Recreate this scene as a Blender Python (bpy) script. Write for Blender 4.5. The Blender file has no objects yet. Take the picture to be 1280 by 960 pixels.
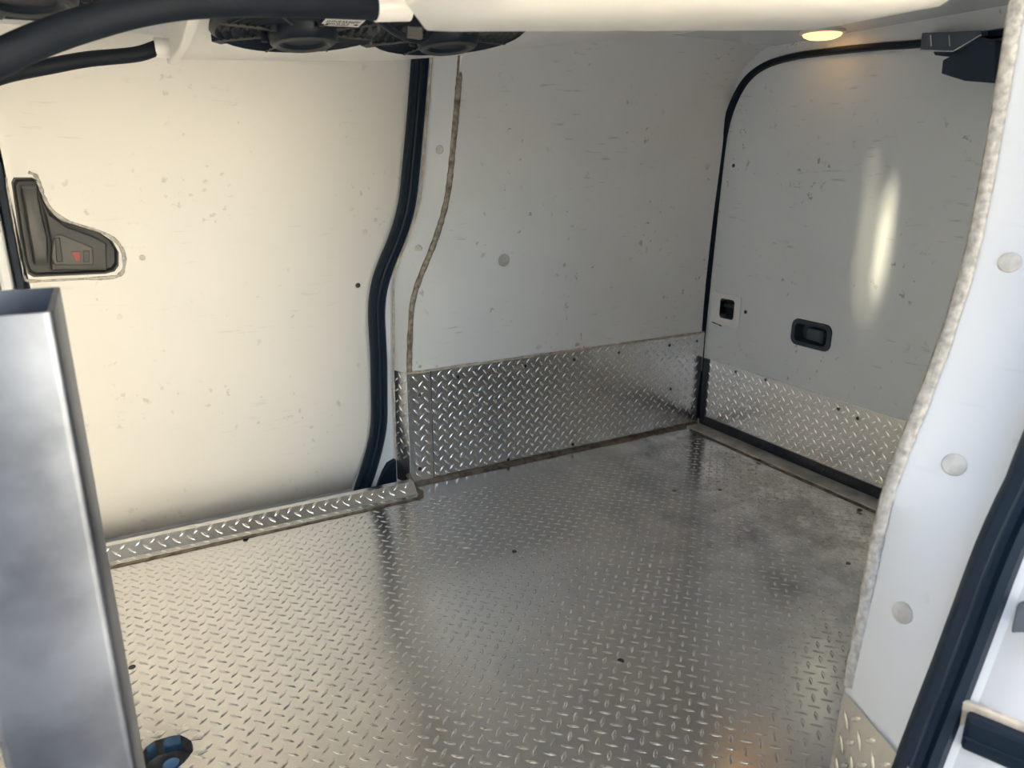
import bpy, math, random
from mathutils import Vector, Matrix
from mathutils.geometry import delaunay_2d_cdt
S = bpy.context.scene
COL = S.collection
R = math.radians
random.seed(7)

# ------------------------------------------------------------------ camera
FPX, YAW, PITCH, CZ = 913.0, R(28.7), R(16.7), 0.88
FW = Vector((math.sin(YAW)*math.cos(PITCH), math.cos(YAW)*math.cos(PITCH), -math.sin(PITCH)))
RT = Vector((math.cos(YAW), -math.sin(YAW), 0))
UP = RT.cross(FW)
CAM = Vector((0, 0, CZ))
cd = bpy.data.cameras.new('camera')
cam = bpy.data.objects.new('camera', cd); COL.objects.link(cam)
cam.matrix_world = Matrix(((RT.x, UP.x, -FW.x, 0), (RT.y, UP.y, -FW.y, 0), (RT.z, UP.z, -FW.z, CZ), (0, 0, 0, 1)))
cd.sensor_width = 36; cd.lens = FPX/1280*36; cd.clip_start = .01
cd.dof.use_dof = True; cd.dof.focus_distance = 1.75; cd.dof.aperture_fstop = 8.5
S.camera = cam

# ------------------------------------------------------------------ light
w = bpy.data.worlds.new('sky'); S.world = w; w.use_nodes = True
wn = w.node_tree; bg = wn.nodes['Background']
sk = wn.nodes.new('ShaderNodeTexSky'); sk.sky_type = 'NISHITA'; sk.sun_disc = False
sk.sun_elevation = R(48); sk.sun_rotation = R(-20); sk.air_density = 1.3; sk.ozone_density = 5.0; sk.dust_density = .15
wn.links.new(sk.outputs[0], bg.inputs[0]); bg.inputs[1].default_value = .20
sl = bpy.data.lights.new('sun', 'SUN'); sl.energy = 23.0; sl.angle = R(.55); sl.color = (1, .93, .81)
sun = bpy.data.objects.new('sun', sl); COL.objects.link(sun)
sun.rotation_euler = Vector((.22, -.62, -.75)).to_track_quat('-Z', 'Y').to_euler()
# added spot lamps outside, standing in for a sun glint on the rear door
def glint(name, loc, tgt, size, power, sx):
    l = bpy.data.lights.new(name, 'SPOT'); l.energy = power; l.spot_size = R(size); l.spot_blend = 1; l.shadow_soft_size = .01
    l.color = (1, .88, .58)
    o = bpy.data.objects.new(name, l); COL.objects.link(o)
    o.location = loc; d = Vector(tgt)-Vector(loc)
    zax = -d.normalized(); xax = Vector((0, 0, 1)).cross(zax).normalized(); yax = zax.cross(xax)
    rot = Matrix((xax, yax, zax)).transposed().to_4x4()
    o.matrix_world = Matrix.Translation(Vector(loc)) @ rot @ Matrix.Diagonal((sx, 1, 1, 1))
S.view_settings.view_transform = 'Standard'; S.view_settings.look = 'None'
S.view_settings.exposure = 1.58; S.view_settings.gamma = 1; S.view_settings.use_curve_mapping = False

# ------------------------------------------------------------------ pixel -> point helpers
def ray(x, y): return FW + RT*((x-640)/FPX) - UP*((y-480)/FPX)
def onX(x, y, X): d = ray(x, y); return CAM + d*(X/d.x)
def onY(x, y, Y): d = ray(x, y); return CAM + d*(Y/d.y)
def onZ(x, y, Z): d = ray(x, y); return CAM + d*((Z-CZ)/d.z)
def onD(x, y, D): return CAM + ray(x, y)*D

for gx, gy, gs, gw, gp in ((1104, 300, 5.8, .15, 105), (1101, 312, 4.2, .09, 120), (1092, 322, 7.0, .27, 60), (1086, 240, 4.6, .15, 38), (1114, 268, 4.4, .08, 55)):
    glint('glint_spot', (-1.5, -.75, .95), onX(gx, gy, 1.758), gs, gp, gw)

# ------------------------------------------------------------------ materials
def newmat(name):
    m = bpy.data.materials.new(name); m.use_nodes = True
    return m, m.node_tree.nodes, m.node_tree.links, m.node_tree.nodes['Principled BSDF']
def plain(name, col, rough=.5, metal=0, bump=0, bscale=200, var=0, vscale=8, coat=0):
    m, n, l, p = newmat(name)
    p.inputs['Base Color'].default_value = (*col, 1); p.inputs['Roughness'].default_value = rough
    p.inputs['Metallic'].default_value = metal; p.inputs['Coat Weight'].default_value = coat
    tc = n.new('ShaderNodeTexCoord')
    if var:
        t = n.new('ShaderNodeTexNoise'); t.inputs['Scale'].default_value = vscale; t.inputs['Detail'].default_value = 6
        l.new(tc.outputs['Object'], t.inputs['Vector'])
        mx = n.new('ShaderNodeMix'); mx.data_type = 'RGBA'
        mx.inputs[6].default_value = (*[c*(1-var) for c in col], 1); mx.inputs[7].default_value = (*[min(1, c*(1+var)) for c in col], 1)
        mr = n.new('ShaderNodeMapRange'); mr.inputs[1].default_value = .33; mr.inputs[2].default_value = .67; l.new(t.outputs[0], mr.inputs[0])
        l.new(mr.outputs[0], mx.inputs[0]); l.new(mx.outputs[2], p.inputs['Base Color'])
    if bump:
        t = n.new('ShaderNodeTexNoise'); t.inputs['Scale'].default_value = bscale; t.inputs['Detail'].default_value = 3
        l.new(tc.outputs['Object'], t.inputs['Vector'])
        b = n.new('ShaderNodeBump'); b.inputs['Strength'].default_value = bump; b.inputs['Distance'].default_value = .002
        l.new(t.outputs[0], b.inputs['Height']); l.new(b.outputs[0], p.inputs['Normal'])
    return m
def white_panel(name, col, rough, seed, marks=1.0):
    """painted white lining with scattered scuffs and scratches"""
    m, n, l, p = newmat(name)
    tc = n.new('ShaderNodeTexCoord')
    def noise(scale, sc3, detail=3, off=0):
        mp = n.new('ShaderNodeMapping'); mp.inputs['Scale'].default_value = sc3; mp.inputs['Location'].default_value = (seed+off, seed*2.3, off)
        l.new(tc.outputs['Object'], mp.inputs[0])
        t = n.new('ShaderNodeTexNoise'); t.inputs['Scale'].default_value = scale; t.inputs['Detail'].default_value = detail
        l.new(mp.outputs[0], t.inputs['Vector']); return t.outputs[0]
    def ramp(src, a, b):
        r = n.new('ShaderNodeMapRange'); r.inputs[1].default_value = a; r.inputs[2].default_value = b
        l.new(src, r.inputs[0]); return r.outputs[0]
    def mul(a, b):
        x = n.new('ShaderNodeMath'); x.operation = 'MULTIPLY'
        l.new(a, x.inputs[0])
        if isinstance(b, float): x.inputs[1].default_value = b
        else: l.new(b, x.inputs[1])
        return x.outputs[0]
    def add(a, b):
        x = n.new('ShaderNodeMath'); x.operation = 'ADD'; x.use_clamp = True; l.new(a, x.inputs[0]); l.new(b, x.inputs[1]); return x.outputs[0]
    specks = mul(ramp(noise(46, (1, 1, 1), 4), .64, .69), ramp(noise(5, (1, 1, 1), 2, 3), .50, .62))
    scr = mul(ramp(noise(30, (.5, .5, 4), 4, 7), .63, .70), ramp(noise(6, (1, 1, 1), 2, 11), .5, .6))
    dirt = mul(ramp(noise(3, (1, 1, 1), 6, 5), .45, .8), .10)
    fac = mul(add(add(mul(specks, .55), mul(scr, .25)), dirt), marks)
    mx = n.new('ShaderNodeMix'); mx.data_type = 'RGBA'
    mx.inputs[6].default_value = (*col, 1); mx.inputs[7].default_value = (.16, .145, .12, 1)
    l.new(fac, mx.inputs[0]); l.new(mx.outputs[2], p.inputs['Base Color'])
    p.inputs['Roughness'].default_value = rough
    b = n.new('ShaderNodeBump'); b.inputs['Strength'].default_value = .12; b.inputs['Distance'].default_value = .01
    l.new(noise(4, (1, 1, 1), 2, 21), b.inputs['Height']); l.new(b.outputs[0], p.inputs['Normal'])
    return m
def tread(name, col, rough, dirt=0.0):
    m, n, l, p = newmat(name)
    tc = n.new('ShaderNodeTexCoord')
    t = n.new('ShaderNodeTexNoise'); t.inputs['Scale'].default_value = 3; t.inputs['Detail'].default_value = 2
    l.new(tc.outputs['Object'], t.inputs['Vector'])
    t2 = n.new('ShaderNodeTexNoise'); t2.inputs['Scale'].default_value = 35; t2.inputs['Detail'].default_value = 4
    l.new(tc.outputs['Object'], t2.inputs['Vector'])
    r = n.new('ShaderNodeMapRange'); r.inputs[1].default_value = .35; r.inputs[2].default_value = .7
    r.inputs[3].default_value = rough*.94; r.inputs[4].default_value = rough*1.08
    l.new(t.outputs[0], r.inputs[0]); l.new(r.outputs[0], p.inputs['Roughness'])
    mx = n.new('ShaderNodeMix'); mx.data_type = 'RGBA'
    mx.inputs[6].default_value = (*[c*.92 for c in col], 1); mx.inputs[7].default_value = (*col, 1)
    l.new(t2.outputs[0], mx.inputs[0]); out = mx.outputs[2]
    if dirt:
        # worn greasy patch on the boards towards the rear doors (world x)
        g = n.new('ShaderNodeNewGeometry'); sx = n.new('ShaderNodeSeparateXYZ'); l.new(g.outputs['Position'], sx.inputs[0])
        rr = n.new('ShaderNodeMapRange'); rr.inputs[1].default_value = .95; rr.inputs[2].default_value = 1.5; l.new(sx.outputs[0], rr.inputs[0])
        t3 = n.new('ShaderNodeTexNoise'); t3.inputs['Scale'].default_value = 9; t3.inputs['Detail'].default_value = 10; t3.inputs['Roughness'].default_value = .7
        l.new(g.outputs['Position'], t3.inputs['Vector'])
        r3 = n.new('ShaderNodeMapRange'); r3.inputs[1].default_value = .42; r3.inputs[2].default_value = .66; l.new(t3.outputs[0], r3.inputs[0])
        mu = n.new('ShaderNodeMath'); mu.operation = 'MULTIPLY'; l.new(rr.outputs[0], mu.inputs[0]); l.new(r3.outputs[0], mu.inputs[1])
        mu2 = n.new('ShaderNodeMath'); mu2.operation = 'MULTIPLY'; l.new(mu.outputs[0], mu2.inputs[0]); mu2.inputs[1].default_value = dirt
        m2 = n.new('ShaderNodeMix'); m2.data_type = 'RGBA'; l.new(mu2.outputs[0], m2.inputs[0]); l.new(out, m2.inputs[6]); m2.inputs[7].default_value = (.07, .065, .055, 1)
        out = m2.outputs[2]
        mt = n.new('ShaderNodeMath'); mt.operation = 'SUBTRACT'; mt.inputs[0].default_value = 1; l.new(mu2.outputs[0], mt.inputs[1]); l.new(mt.outputs[0], p.inputs['Metallic'])
    else: p.inputs['Metallic'].default_value = 1
    l.new(out, p.inputs['Base Color'])
    return m

M = {}
M['wall'] = white_panel('white_lining', (.84, .845, .84), .32, 1.3)
M['door'] = white_panel('white_door_lining', (.77, .755, .72), .36, 4.7, .45)
M['rear'] = white_panel('hazed_rear_lining', (.78, .83, .885), .28, 9.1)  # blue tint puts lens flare haze into the lining colour
M['ceil'] = plain('gloss_ceiling', (.76, .80, .85), .12)
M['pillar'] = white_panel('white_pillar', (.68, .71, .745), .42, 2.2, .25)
M['paint'] = plain('white_body_paint', (.60, .62, .65), .22, coat=.5)
M['floor'] = tread('tread_plate_floor', (.80, .79, .775), .205, .6)
M['plate'] = tread('tread_plate_wall', (.76, .76, .75), .25)
M['lug'] = tread('polished_lug', (.93, .93, .92), .17)
M['lug_floor'] = tread('polished_floor_lug', (.84, .83, .815), .17, .45)
M['shaded_plate'] = plain('shaded_tread', (.014, .018, .026), .28)  # near-black colour stands for tread plate lying in shade
M['rubber'] = plain('hazed_black_rubber', (.007, .016, .030), .42, bump=.15, bscale=150)  # navy lift in the black stands for lens flare
M['hose'] = plain('black_hose', (.006, .010, .017), .6, bump=.3, bscale=90)
M['plastic_white'] = plain('white_plastic', (.84, .83, .79), .28, var=.03)
M['plastic_dark'] = plain('charcoal_plastic', (.05, .052, .052), .5, bump=.25, bscale=600)
M['plastic_mid'] = plain('grey_plastic', (.085, .087, .085), .45, bump=.25, bscale=600)
M['fan'] = plain('black_fan_plastic', (.006, .011, .019), .42)
M['galv'] = plain('galvanised_steel', (.145, .165, .205), .40, metal=1, var=.3, vscale=14, bump=.1, bscale=30)
M['screw'] = plain('dark_screw', (.05, .048, .045), .45, metal=.6)
M['caulk'] = plain('dirty_caulk', (.15, .12, .09), .85, bump=.8, bscale=180, var=.45, vscale=45)
M['caulk_pale'] = plain('pale_caulk', (.46, .445, .41), .8, bump=.9, bscale=160, var=.3, vscale=140)
M['beige'] = plain('beige_sealant', (.56, .49, .40), .8, bump=.6, bscale=160, var=.25, vscale=50)
M['plug'] = plain('grey_plug', (.50, .495, .475), .6, bump=.6, bscale=120, var=.22, vscale=60)
M['cupmetal'] = plain('dull_grey_metal', (.17, .165, .15), .6, metal=.3, var=.3, vscale=40)
M['joint'] = plain('brown_joint', (.27, .235, .185), .85, bump=.9, bscale=200, var=.6, vscale=70)
M['dark'] = plain('dark_cavity', (.025, .03, .035), .6)
M['bracket'] = plain('hazed_bracket', (.10, .13, .16), .4)  # blue-grey lift is haze put into the bracket's colour
M['hazed_dark'] = plain('hazed_dark_plastic', (.010, .030, .058), .45)  # blue of the latch is flare haze painted into dark plastic
M['surround'] = plain('white_patch', (.86, .88, .90), .4)
M['hazed_dark2'] = plain('dark_blue_grey_plastic', (.022, .040, .062), .45)
M['hazed_dark3'] = plain('blue_grey_plastic', (.040, .065, .090), .45)
M['red'] = plain('red_mark', (.33, .07, .06), .5)
M['blue'] = plain('blue_plastic', (.05, .16, .34), .4)
M['label'] = plain('paper_label', (.75, .74, .70), .5)
M['ink'] = plain('label_ink', (.03, .03, .035), .6)
M['sillmetal'] = plain('worn_sill_metal', (.62, .61, .59), .5, metal=.7, var=.2, vscale=25, bump=.2, bscale=120)
M['steel'] = plain('bright_steel', (.62, .63, .64), .25, metal=1)
M['render'] = plain('cream_render', (.72, .655, .53), .9, bump=.4, bscale=40, var=.06, vscale=2)
M['concrete'] = plain('pale_concrete', (.58, .52, .42), .9, bump=.5, bscale=60, var=.1, vscale=3)
M['greyrender'] = plain('grey_render', (.26, .28, .31), .9, bump=.4, bscale=40, var=.06, vscale=2)
M['ground'] = plain('grey_asphalt', (.07, .073, .08), .9, bump=.5, bscale=60, var=.12, vscale=3)
for k_ in ('hose', 'fan', 'rubber'): M[k_].node_tree.nodes['Principled BSDF'].inputs['Specular IOR Level'].default_value = .22
m, n, l, p = newmat('amber_lens'); p.inputs['Base Color'].default_value = (.9, .55, .25, 1); p.inputs['Roughness'].default_value = .3
p.inputs['Emission Color'].default_value = (1, .52, .16, 1); p.inputs['Emission Strength'].default_value = 1.1; M['lens'] = m

# ------------------------------------------------------------------ mesh builder
class MB:
    def __init__(s): s.v = []; s.f = []
    def add(s, vs, fs):
        o = len(s.v); s.v += [tuple(v) for v in vs]; s.f += [tuple(i+o for i in f) for f in fs]; return s
    def box(s, a, b):
        x0, y0, z0 = a; x1, y1, z1 = b
        return s.add([(x0,y0,z0),(x1,y0,z0),(x1,y1,z0),(x0,y1,z0),(x0,y0,z1),(x1,y0,z1),(x1,y1,z1),(x0,y1,z1)],
                     [(0,3,2,1),(4,5,6,7),(0,1,5,4),(1,2,6,5),(2,3,7,6),(3,0,4,7)])
    def grid(s, rows, close=False):
        """rows: list of equal-length point lists"""
        nc = len(rows[0]); fs = []
        for i in range(len(rows)-1):
            for j in range(nc if close else nc-1):
                k = (j+1) % nc
                fs.append((i*nc+j, i*nc+k, (i+1)*nc+k, (i+1)*nc+j))
        return s.add([p for r in rows for p in r], fs)
    def loft(s, rows):
        """closed sections with end caps"""
        o = len(s.v); nc = len(rows[0]); s.grid(rows, True)
        s.f.append(tuple(o+i for i in range(nc))[::-1]); b = o+nc*(len(rows)-1)
        s.f.append(tuple(b+i for i in range(nc))); return s
    def tube(s, pts, r, n=12):
        pts = [Vector(p) for p in pts]; rows = []; N = len(pts)
        rr = r if isinstance(r, (list, tuple)) else [r]*N
        prev = None
        for i, p in enumerate(pts):
            t = (pts[min(i+1, N-1)]-pts[max(i-1, 0)]).normalized()
            a = prev if prev else (Vector((0, 0, 1)) if abs(t.z) < .9 else Vector((1, 0, 0)))
            a = (a - t*a.dot(t)).normalized(); b = t.cross(a); prev = a
            rows.append([p + (a*math.cos(q*2*math.pi/n)+b*math.sin(q*2*math.pi/n))*rr[i] for q in range(n)])
        return s.loft(rows)
    def sweep(s, pts, prof, nrm):
        """sweep a closed profile of (side, out) pairs along pts; out points along nrm"""
        pts = [Vector(p) for p in pts]; N = len(pts); rows = []; nrm = Vector(nrm).normalized()
        for i, p in enumerate(pts):
            t = (pts[min(i+1, N-1)]-pts[max(i-1, 0)]).normalized(); sd = nrm.cross(t).normalized()
            rows.append([p+sd*u+nrm*v for u, v in prof])
        return s.loft(rows)
    def lathe(s, prof, c, ax, n=24):
        """prof: (radius, height) list"""
        ax = Vector(ax).normalized(); a = ax.orthogonal().normalized(); b = ax.cross(a); c = Vector(c)
        return s.loft([[c+ax*h+(a*math.cos(q*2*math.pi/n)+b*math.sin(q*2*math.pi/n))*max(r, 1e-4) for q in range(n)] for r, h in prof])
    def prism(s, loop, ext):
        ext = Vector(ext); A = [Vector(p) for p in loop]
        return s.loft([A, [p+ext for p in A]])
    def build(s, name, mat, parent=None, smooth=False, bevel=0, seg=2):
        me = bpy.data.meshes.new(name); me.from_pydata(s.v, [], s.f); me.update()
        import bmesh
        bm = bmesh.new(); bm.from_mesh(me); bmesh.ops.recalc_face_normals(bm, faces=bm.faces); bm.to_mesh(me); bm.free()
        me.materials.append(M[mat] if isinstance(mat, str) else mat)
        o = bpy.data.objects.new(name, me); COL.objects.link(o)
        if parent: o.parent = parent
        if smooth: 
            me.polygons.foreach_set('use_smooth', [True]*len(me.polygons))
            if smooth != 'all': me.set_sharp_from_angle(angle=R(40))
        if bevel:
            b = o.modifiers.new('bevel', 'BEVEL'); b.width = bevel; b.segments = seg; b.limit_method = 'ANGLE'; b.angle_limit = R(40)
        return o
def tag(o, label, cat=None, group=None, kind=None):
    o['label'] = label
    if cat: o['category'] = cat
    if group: o['group'] = group
    if kind: o['kind'] = kind
    return o
def empty(name, loc=(0, 0, 0)):
    o = bpy.data.objects.new(name, None); COL.objects.link(o); o.empty_display_size = .05
    return o
def interp(tab, z):
    if z <= tab[0][0]: return tab[0][1]
    for (a, b), (c, d) in zip(tab, tab[1:]):
        if z <= c:
            return b+(d-b)*(z-a)/(c-a)
    return tab[-1][1]
def smooth_pts(pts, n=6):
    """Catmull-Rom through pts"""
    P = [Vector(p) for p in pts]; P = [P[0]*2-P[1]]+P+[P[-1]*2-P[-2]]; out = []
    for i in range(1, len(P)-2):
        for k in range(n):
            t = k/n; a, b, c, d = P[i-1:i+3]
            out.append(.5*((2*b)+(c-a)*t+(2*a-5*b+4*c-d)*t*t+(3*b-a-3*c+d)*t**3))
    out.append(P[-2]); return out
def rrect(u0, u1, v0, v1, r, n=4):
    out = []
    for cx, cy, a0 in ((u1-r, v1-r, 0), (u0+r, v1-r, 90), (u0+r, v0+r, 180), (u1-r, v0+r, 270)):
        for k in range(n+1):
            a = R(a0+90*k/n); out.append((cx+r*math.cos(a), cy+r*math.sin(a)))
    return out
def inside(p, loop):
    x, y = p; c = False; j = len(loop)-1
    for i in range(len(loop)):
        xi, yi = loop[i]; xj, yj = loop[j]
        if (yi > y) != (yj > y) and x < (xj-xi)*(y-yi)/(yj-yi)+xi: c = not c
        j = i
    return c
def cdt_panel(outer, holes, grid, fn, thick_fn):
    """sheet with cut-outs: outline and holes in (u, v), mapped by fn; thick_fn maps the back side"""
    vs = [Vector(p) for p in outer]; es = [(i, (i+1) % len(outer)) for i in range(len(outer))]
    loops = [list(range(len(outer)))]
    for h in holes:
        o = len(vs); vs += [Vector(p) for p in h]; es += [(o+i, o+(i+1) % len(h)) for i in range(len(h))]; loops.append(list(range(o, o+len(h))))
    nb = len(vs)
    for g in grid:
        if inside(g, outer) and not any(inside(g, h) for h in holes): vs.append(Vector(g))
    ov, oe, of, *_ = delaunay_2d_cdt(vs, es, [], 0, 1e-6)
    pts = [(p.x, p.y) for p in ov]; mb = MB()
    fs = []
    for f in of:
        c = (sum(pts[i][0] for i in f)/len(f), sum(pts[i][1] for i in f)/len(f))
        if inside(c, outer) and not any(inside(c, h) for h in holes): fs.append(tuple(f))
    N = len(pts)
    cnt = {}
    for f in fs:
        for a, b in zip(f, f[1:]+f[:1]): cnt.setdefault(frozenset((a, b)), []).append((a, b))
    side = [(a, b, b+N, a+N) for k in cnt.values() if len(k) == 1 for a, b in k]
    mb.add([fn(*p) for p in pts]+[thick_fn(*p) for p in pts], fs+[tuple(i+N for i in f)[::-1] for f in fs]+side)
    return mb
# diamond tread lugs --------------------------------------------------
PIT = .032
def lug_mesh(org, eu, ev, nrm, u0, u1, v0, v1, keep=None, h=.0026, fn=None):
    """two alternating lattices of raised lens-shaped lugs on the plane org + u*eu + v*ev"""
    org, eu, ev, nrm = map(Vector, (org, eu, ev, nrm)); mb = MB()
    out = [(-.0125, 0), (-.006, .0027), (0, .0036), (.006, .0027), (.0125, 0), (.006, -.0027), (0, -.0036), (-.006, -.0027)]
    top = [(-.0075, .75), (0, 1), (.0075, .75)]
    F = [(0, 1, 8), (1, 2, 9, 8), (2, 3, 10, 9), (3, 4, 10), (4, 5, 10), (5, 6, 9, 10), (6, 7, 8, 9), (7, 0, 8)]
    for i in range(math.floor(u0/PIT)-1, math.ceil(u1/PIT)+1):
        for j in range(math.floor(v0/PIT)-1, math.ceil(v1/PIT)+1):
            for k, a in ((0, R(45)), (1, R(-45))):
                u = (i+k*.5)*PIT; v = (j+k*.5)*PIT
                if u < u0+.010 or u > u1-.010 or v < v0+.010 or v > v1-.010: continue
                if keep and not keep(u, v): continue
                c, s_ = math.cos(a), math.sin(a)
                vs = []
                for x, y in out: vs.append((u+x*c-y*s_, v+x*s_+y*c, -.0001))
                for x, t in top: vs.append((u+x*c, v+x*s_, h*t))
                mb.add([fn(*p) if fn else org+eu*p[0]+ev*p[1]+nrm*p[2] for p in vs], F)
    return mb
SCREW = None
def screw(pos, nrm, parent, r=.0055):
    global SCREW
    if SCREW is None:
        mb = MB().lathe([(.0001, .0022), (.45, .0022), (.8, .0016), (1, .0002), (1, -.001)], (0, 0, 0), (0, 0, 1), 12)
        mb.v = [(x, y, z) for x, y, z in mb.v]
        o = mb.build('screw', 'screw'); SCREW = o.data; bpy.data.objects.remove(o)
    o = bpy.data.objects.new('screw', SCREW); COL.objects.link(o); o.parent = parent
    o.matrix_world = Matrix.Translation(Vector(pos)) @ Vector(nrm).to_track_quat('Z', 'Y').to_matrix().to_4x4() @ Matrix.Diagonal((r, r, 1, 1))
    return o
def disc(name, pos, nrm, r, h, mat, parent, n=24):
    return MB().lathe([(.0001, h), (r*.8, h), (r*.95, h*.8), (r, 0), (r, -.001)], pos, nrm, n).build(name, mat, parent, smooth=True)

# ------------------------------------------------------------------ the van body's dimensions
YF, YN, XR, ZC = 1.83, .434, 1.758, 1.207       # far wall, near wall, rear door face, ceiling
def tum(z): return .045*max(0, (z-.4)/.8)**1.4
XF_TAB = [(0, .668), (.33, .676), (.45, .684), (.533, .692), (.58, .710), (.627, .732), (.69, .762), (.75, .783), (.80, .797), (.85, .804), (1.0, .820), (1.14, .832), (1.3, .84)]
XI_TAB = [(0, .650), (.30, .655), (.47, .662), (.56, .664), (.60, .668), (.64, .684), (.69, .709), (.74, .732), (.79, .746), (.85, .755), (1.0, .768), (1.14, .782), (1.3, .79)]
XS_TAB = [(-.03, .540), (.0, .557), (.06, .580), (.12, .600), (.18, .612), (.36, .620), (.50, .619), (.56, .628), (.614, .647), (.68, .682), (.749, .708), (.80, .720), (.892, .731), (1.0, .744), (1.14, .758), (1.3, .765)]
def curve(tab, z):
    s = 0
    for d in (-.03, -.015, 0, .015, .03): s += interp(tab, z+d)
    return s/5
ZS = [i*.03 for i in range(0, 41)]

# ------------------------------------------------------------------ floor
HC = (-.030, 1.070); HRAD = .040                # tie-down hole
FX0, FX1, FY0, FY1 = -.34, 1.80, .24, 1.86
hole = [(HC[0]+HRAD*(1+.05*math.sin(3*k))*math.cos(2*math.pi*k/20), HC[1]+HRAD*(1+.05*math.cos(2*k))*math.sin(2*math.pi*k/20)) for k in range(20)]
floor = tag(cdt_panel([(FX0, FY0), (FX1, FY0), (FX1, FY1), (.660, FY1), (.660, 1.79), (FX0, 1.79)], [hole], [(-.3+.1*i, .3+.1*j) for i in range(21) for j in range(16)],
                  lambda u, v: (u, v, 0), lambda u, v: (u, v, -.03)).build('floor', 'floor'),
            'aluminium diamond tread plate floor of the cargo bay', kind='structure')
lg = lug_mesh((0, 0, 0), (1, 0, 0), (0, 1, 0), (0, 0, 1), FX0+.02, 1.668, .27, 1.725,
              keep=lambda u, v: (u-HC[0])**2+(v-HC[1])**2 > (HRAD+.012)**2).build('tread_lugs', 'lug_floor', floor, smooth='all'); lg['kind'] = 'stuff'
for px in ((643, 689), (776, 826), (1060, 704), (900, 612), (165, 834), (843, 613)):
    screw(onZ(*px, 0), (0, 0, 1), floor, .0065)
rc = MB().grid([[(HC[0]+r_*math.cos(k*math.pi/12), HC[1]+r_*math.sin(k*math.pi/12), h_) for k in range(24)] for r_, h_ in ((.0005, -.06), (.036, -.06), (.046, -.045), (.046, -.004))], True).build('tie_down_cup', 'cupmetal', floor, smooth=True)
cup = MB()
for k in range(9):                                # puckered metal round the cut hole
    a = 2*math.pi*k/9+.3; c = Vector((HC[0]+.052*math.cos(a), HC[1]+.052*math.sin(a), .0005))
    cup.add(*(lambda L: ([c+Vector(p) for p in L], [(0,1,4),(1,2,4),(2,3,4),(3,0,4)]))([(.012*math.cos(a+q), .012*math.sin(a+q)*.8, 0) for q in (0, 1.57, 3.14, 4.71)]+[(0, 0, .003)]))
cup.build('hole_rim', 'plate', floor, smooth='all')
MB().lathe([(.0001, .012), (.012, .010), (.016, 0), (.016, -.02)], (HC[0]+.006, HC[1]+.012, -.040), (0, 0, 1), 16).build('bolt_cap', 'blue', floor, smooth=True)
# raised lip of the far sliding door sill
sill = empty('trim_1'); tag(sill, 'diamond tread sill lip along the foot of the far sliding door', kind='structure')
Ls = onY(130, 686, 1.784); Rs = onY(512, 601, 1.784)
zt = (Ls.z+Rs.z)/2
YS0, YS1, YS2 = 1.735, 1.757, 1.784
ns = Vector((0, -(zt-.0035), YS2-YS1)).normalized()
MB().add([(FX0, YS0, .0035), (.662, YS0, .0035), (.662, YS1, .0035), (FX0, YS1, .0035), (FX0, YS2, zt), (.662, YS2, zt), (.662, YS2+.02, zt), (FX0, YS2+.02, zt),
          (FX0, YS2+.02, -.08), (.662, YS2+.02, -.08), (FX0, YS0, -.001), (.662, YS0, -.001)],
         [(0,1,2,3), (3,2,5,4), (4,5,6,7), (7,6,9,8), (0,1,11,10), (0,3,4,7,8,10), (1,2,5,6,9,11)]).build('sill_plate', 'plate', sill)
slen = math.hypot(YS2-YS1, zt-.0035); ev = Vector((0, YS2-YS1, zt-.0035))/slen
for (o_, e_, n_, w_) in (((0, YS0, .0035), (0, 1, 0), (0, 0, 1), YS1-YS0), ((0, YS1, .0035), ev, ns, slen)):
    q = lug_mesh(o_, (1, 0, 0), e_, n_, FX0, .66, -.004, w_+.006).build('tread_lugs', 'lug', sill, smooth='all'); q['kind'] = 'stuff'
for px in ((307, 672), (505, 623)): screw(onZ(*px, .0035), (0, 0, 1), sill, .007)
# rear sill strip
rs = empty('trim_2'); tag(rs, 'smooth worn metal sill strip in front of the rear doors', kind='structure')
MB().box((1.688, YN, -.001), (1.748, YF-.01, .006)).build('sill_strip', 'sillmetal', rs, bevel=.002)
for px in ((949, 575), (1075, 637)): screw(onZ(*px, .006), (0, 0, 1), rs, .007)

def caulk(name, pts, wd, ht, nrm, mat, parent, jit=.25, sub=4):
    P = smooth_pts(pts, sub); mb = MB(); N = len(P); nrm = Vector(nrm).normalized(); rows = []
    for i, p in enumerate(P):
        t = (P[min(i+1, N-1)]-P[max(i-1, 0)]).normalized(); sd = nrm.cross(t).normalized(); k = 1+random.uniform(-jit, jit)
        rows.append([p+sd*u*wd*k+nrm*v*ht*(1+random.uniform(-jit, jit)) for u, v in ((-.5, -.1), (-.32, .75), (0, 1), (.32, .75), (.5, -.1))])
    mb.loft(rows); return mb.build(name, mat, parent, smooth='all')
def line(a, b, n): return [Vector(a).lerp(Vector(b), i/n) for i in range(n+1)]
caulk('caulk_bead', line((FX0, 1.733, .001), (.655, 1.733, .001), 24), .011, .003, (0, 0, 1), 'caulk', floor)
caulk('caulk_bead', line((.672, YF-.010, .001), (1.74, YF-.010, .001), 26), .022, .007, (0, -.5, 1), 'caulk', floor)
caulk('caulk_bead', [(.655, 1.733, .001), (.672, 1.757, .004), (.668, 1.79, .008), (.662, 1.825, .035)], .016, .005, (-.3, -.5, 1), 'caulk', floor)
caulk('caulk_bead', line((1.684, YN+.02, .001), (1.684, 1.79, .001), 24), .011, .003, (0, 0, 1), 'caulk', floor)

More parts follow.
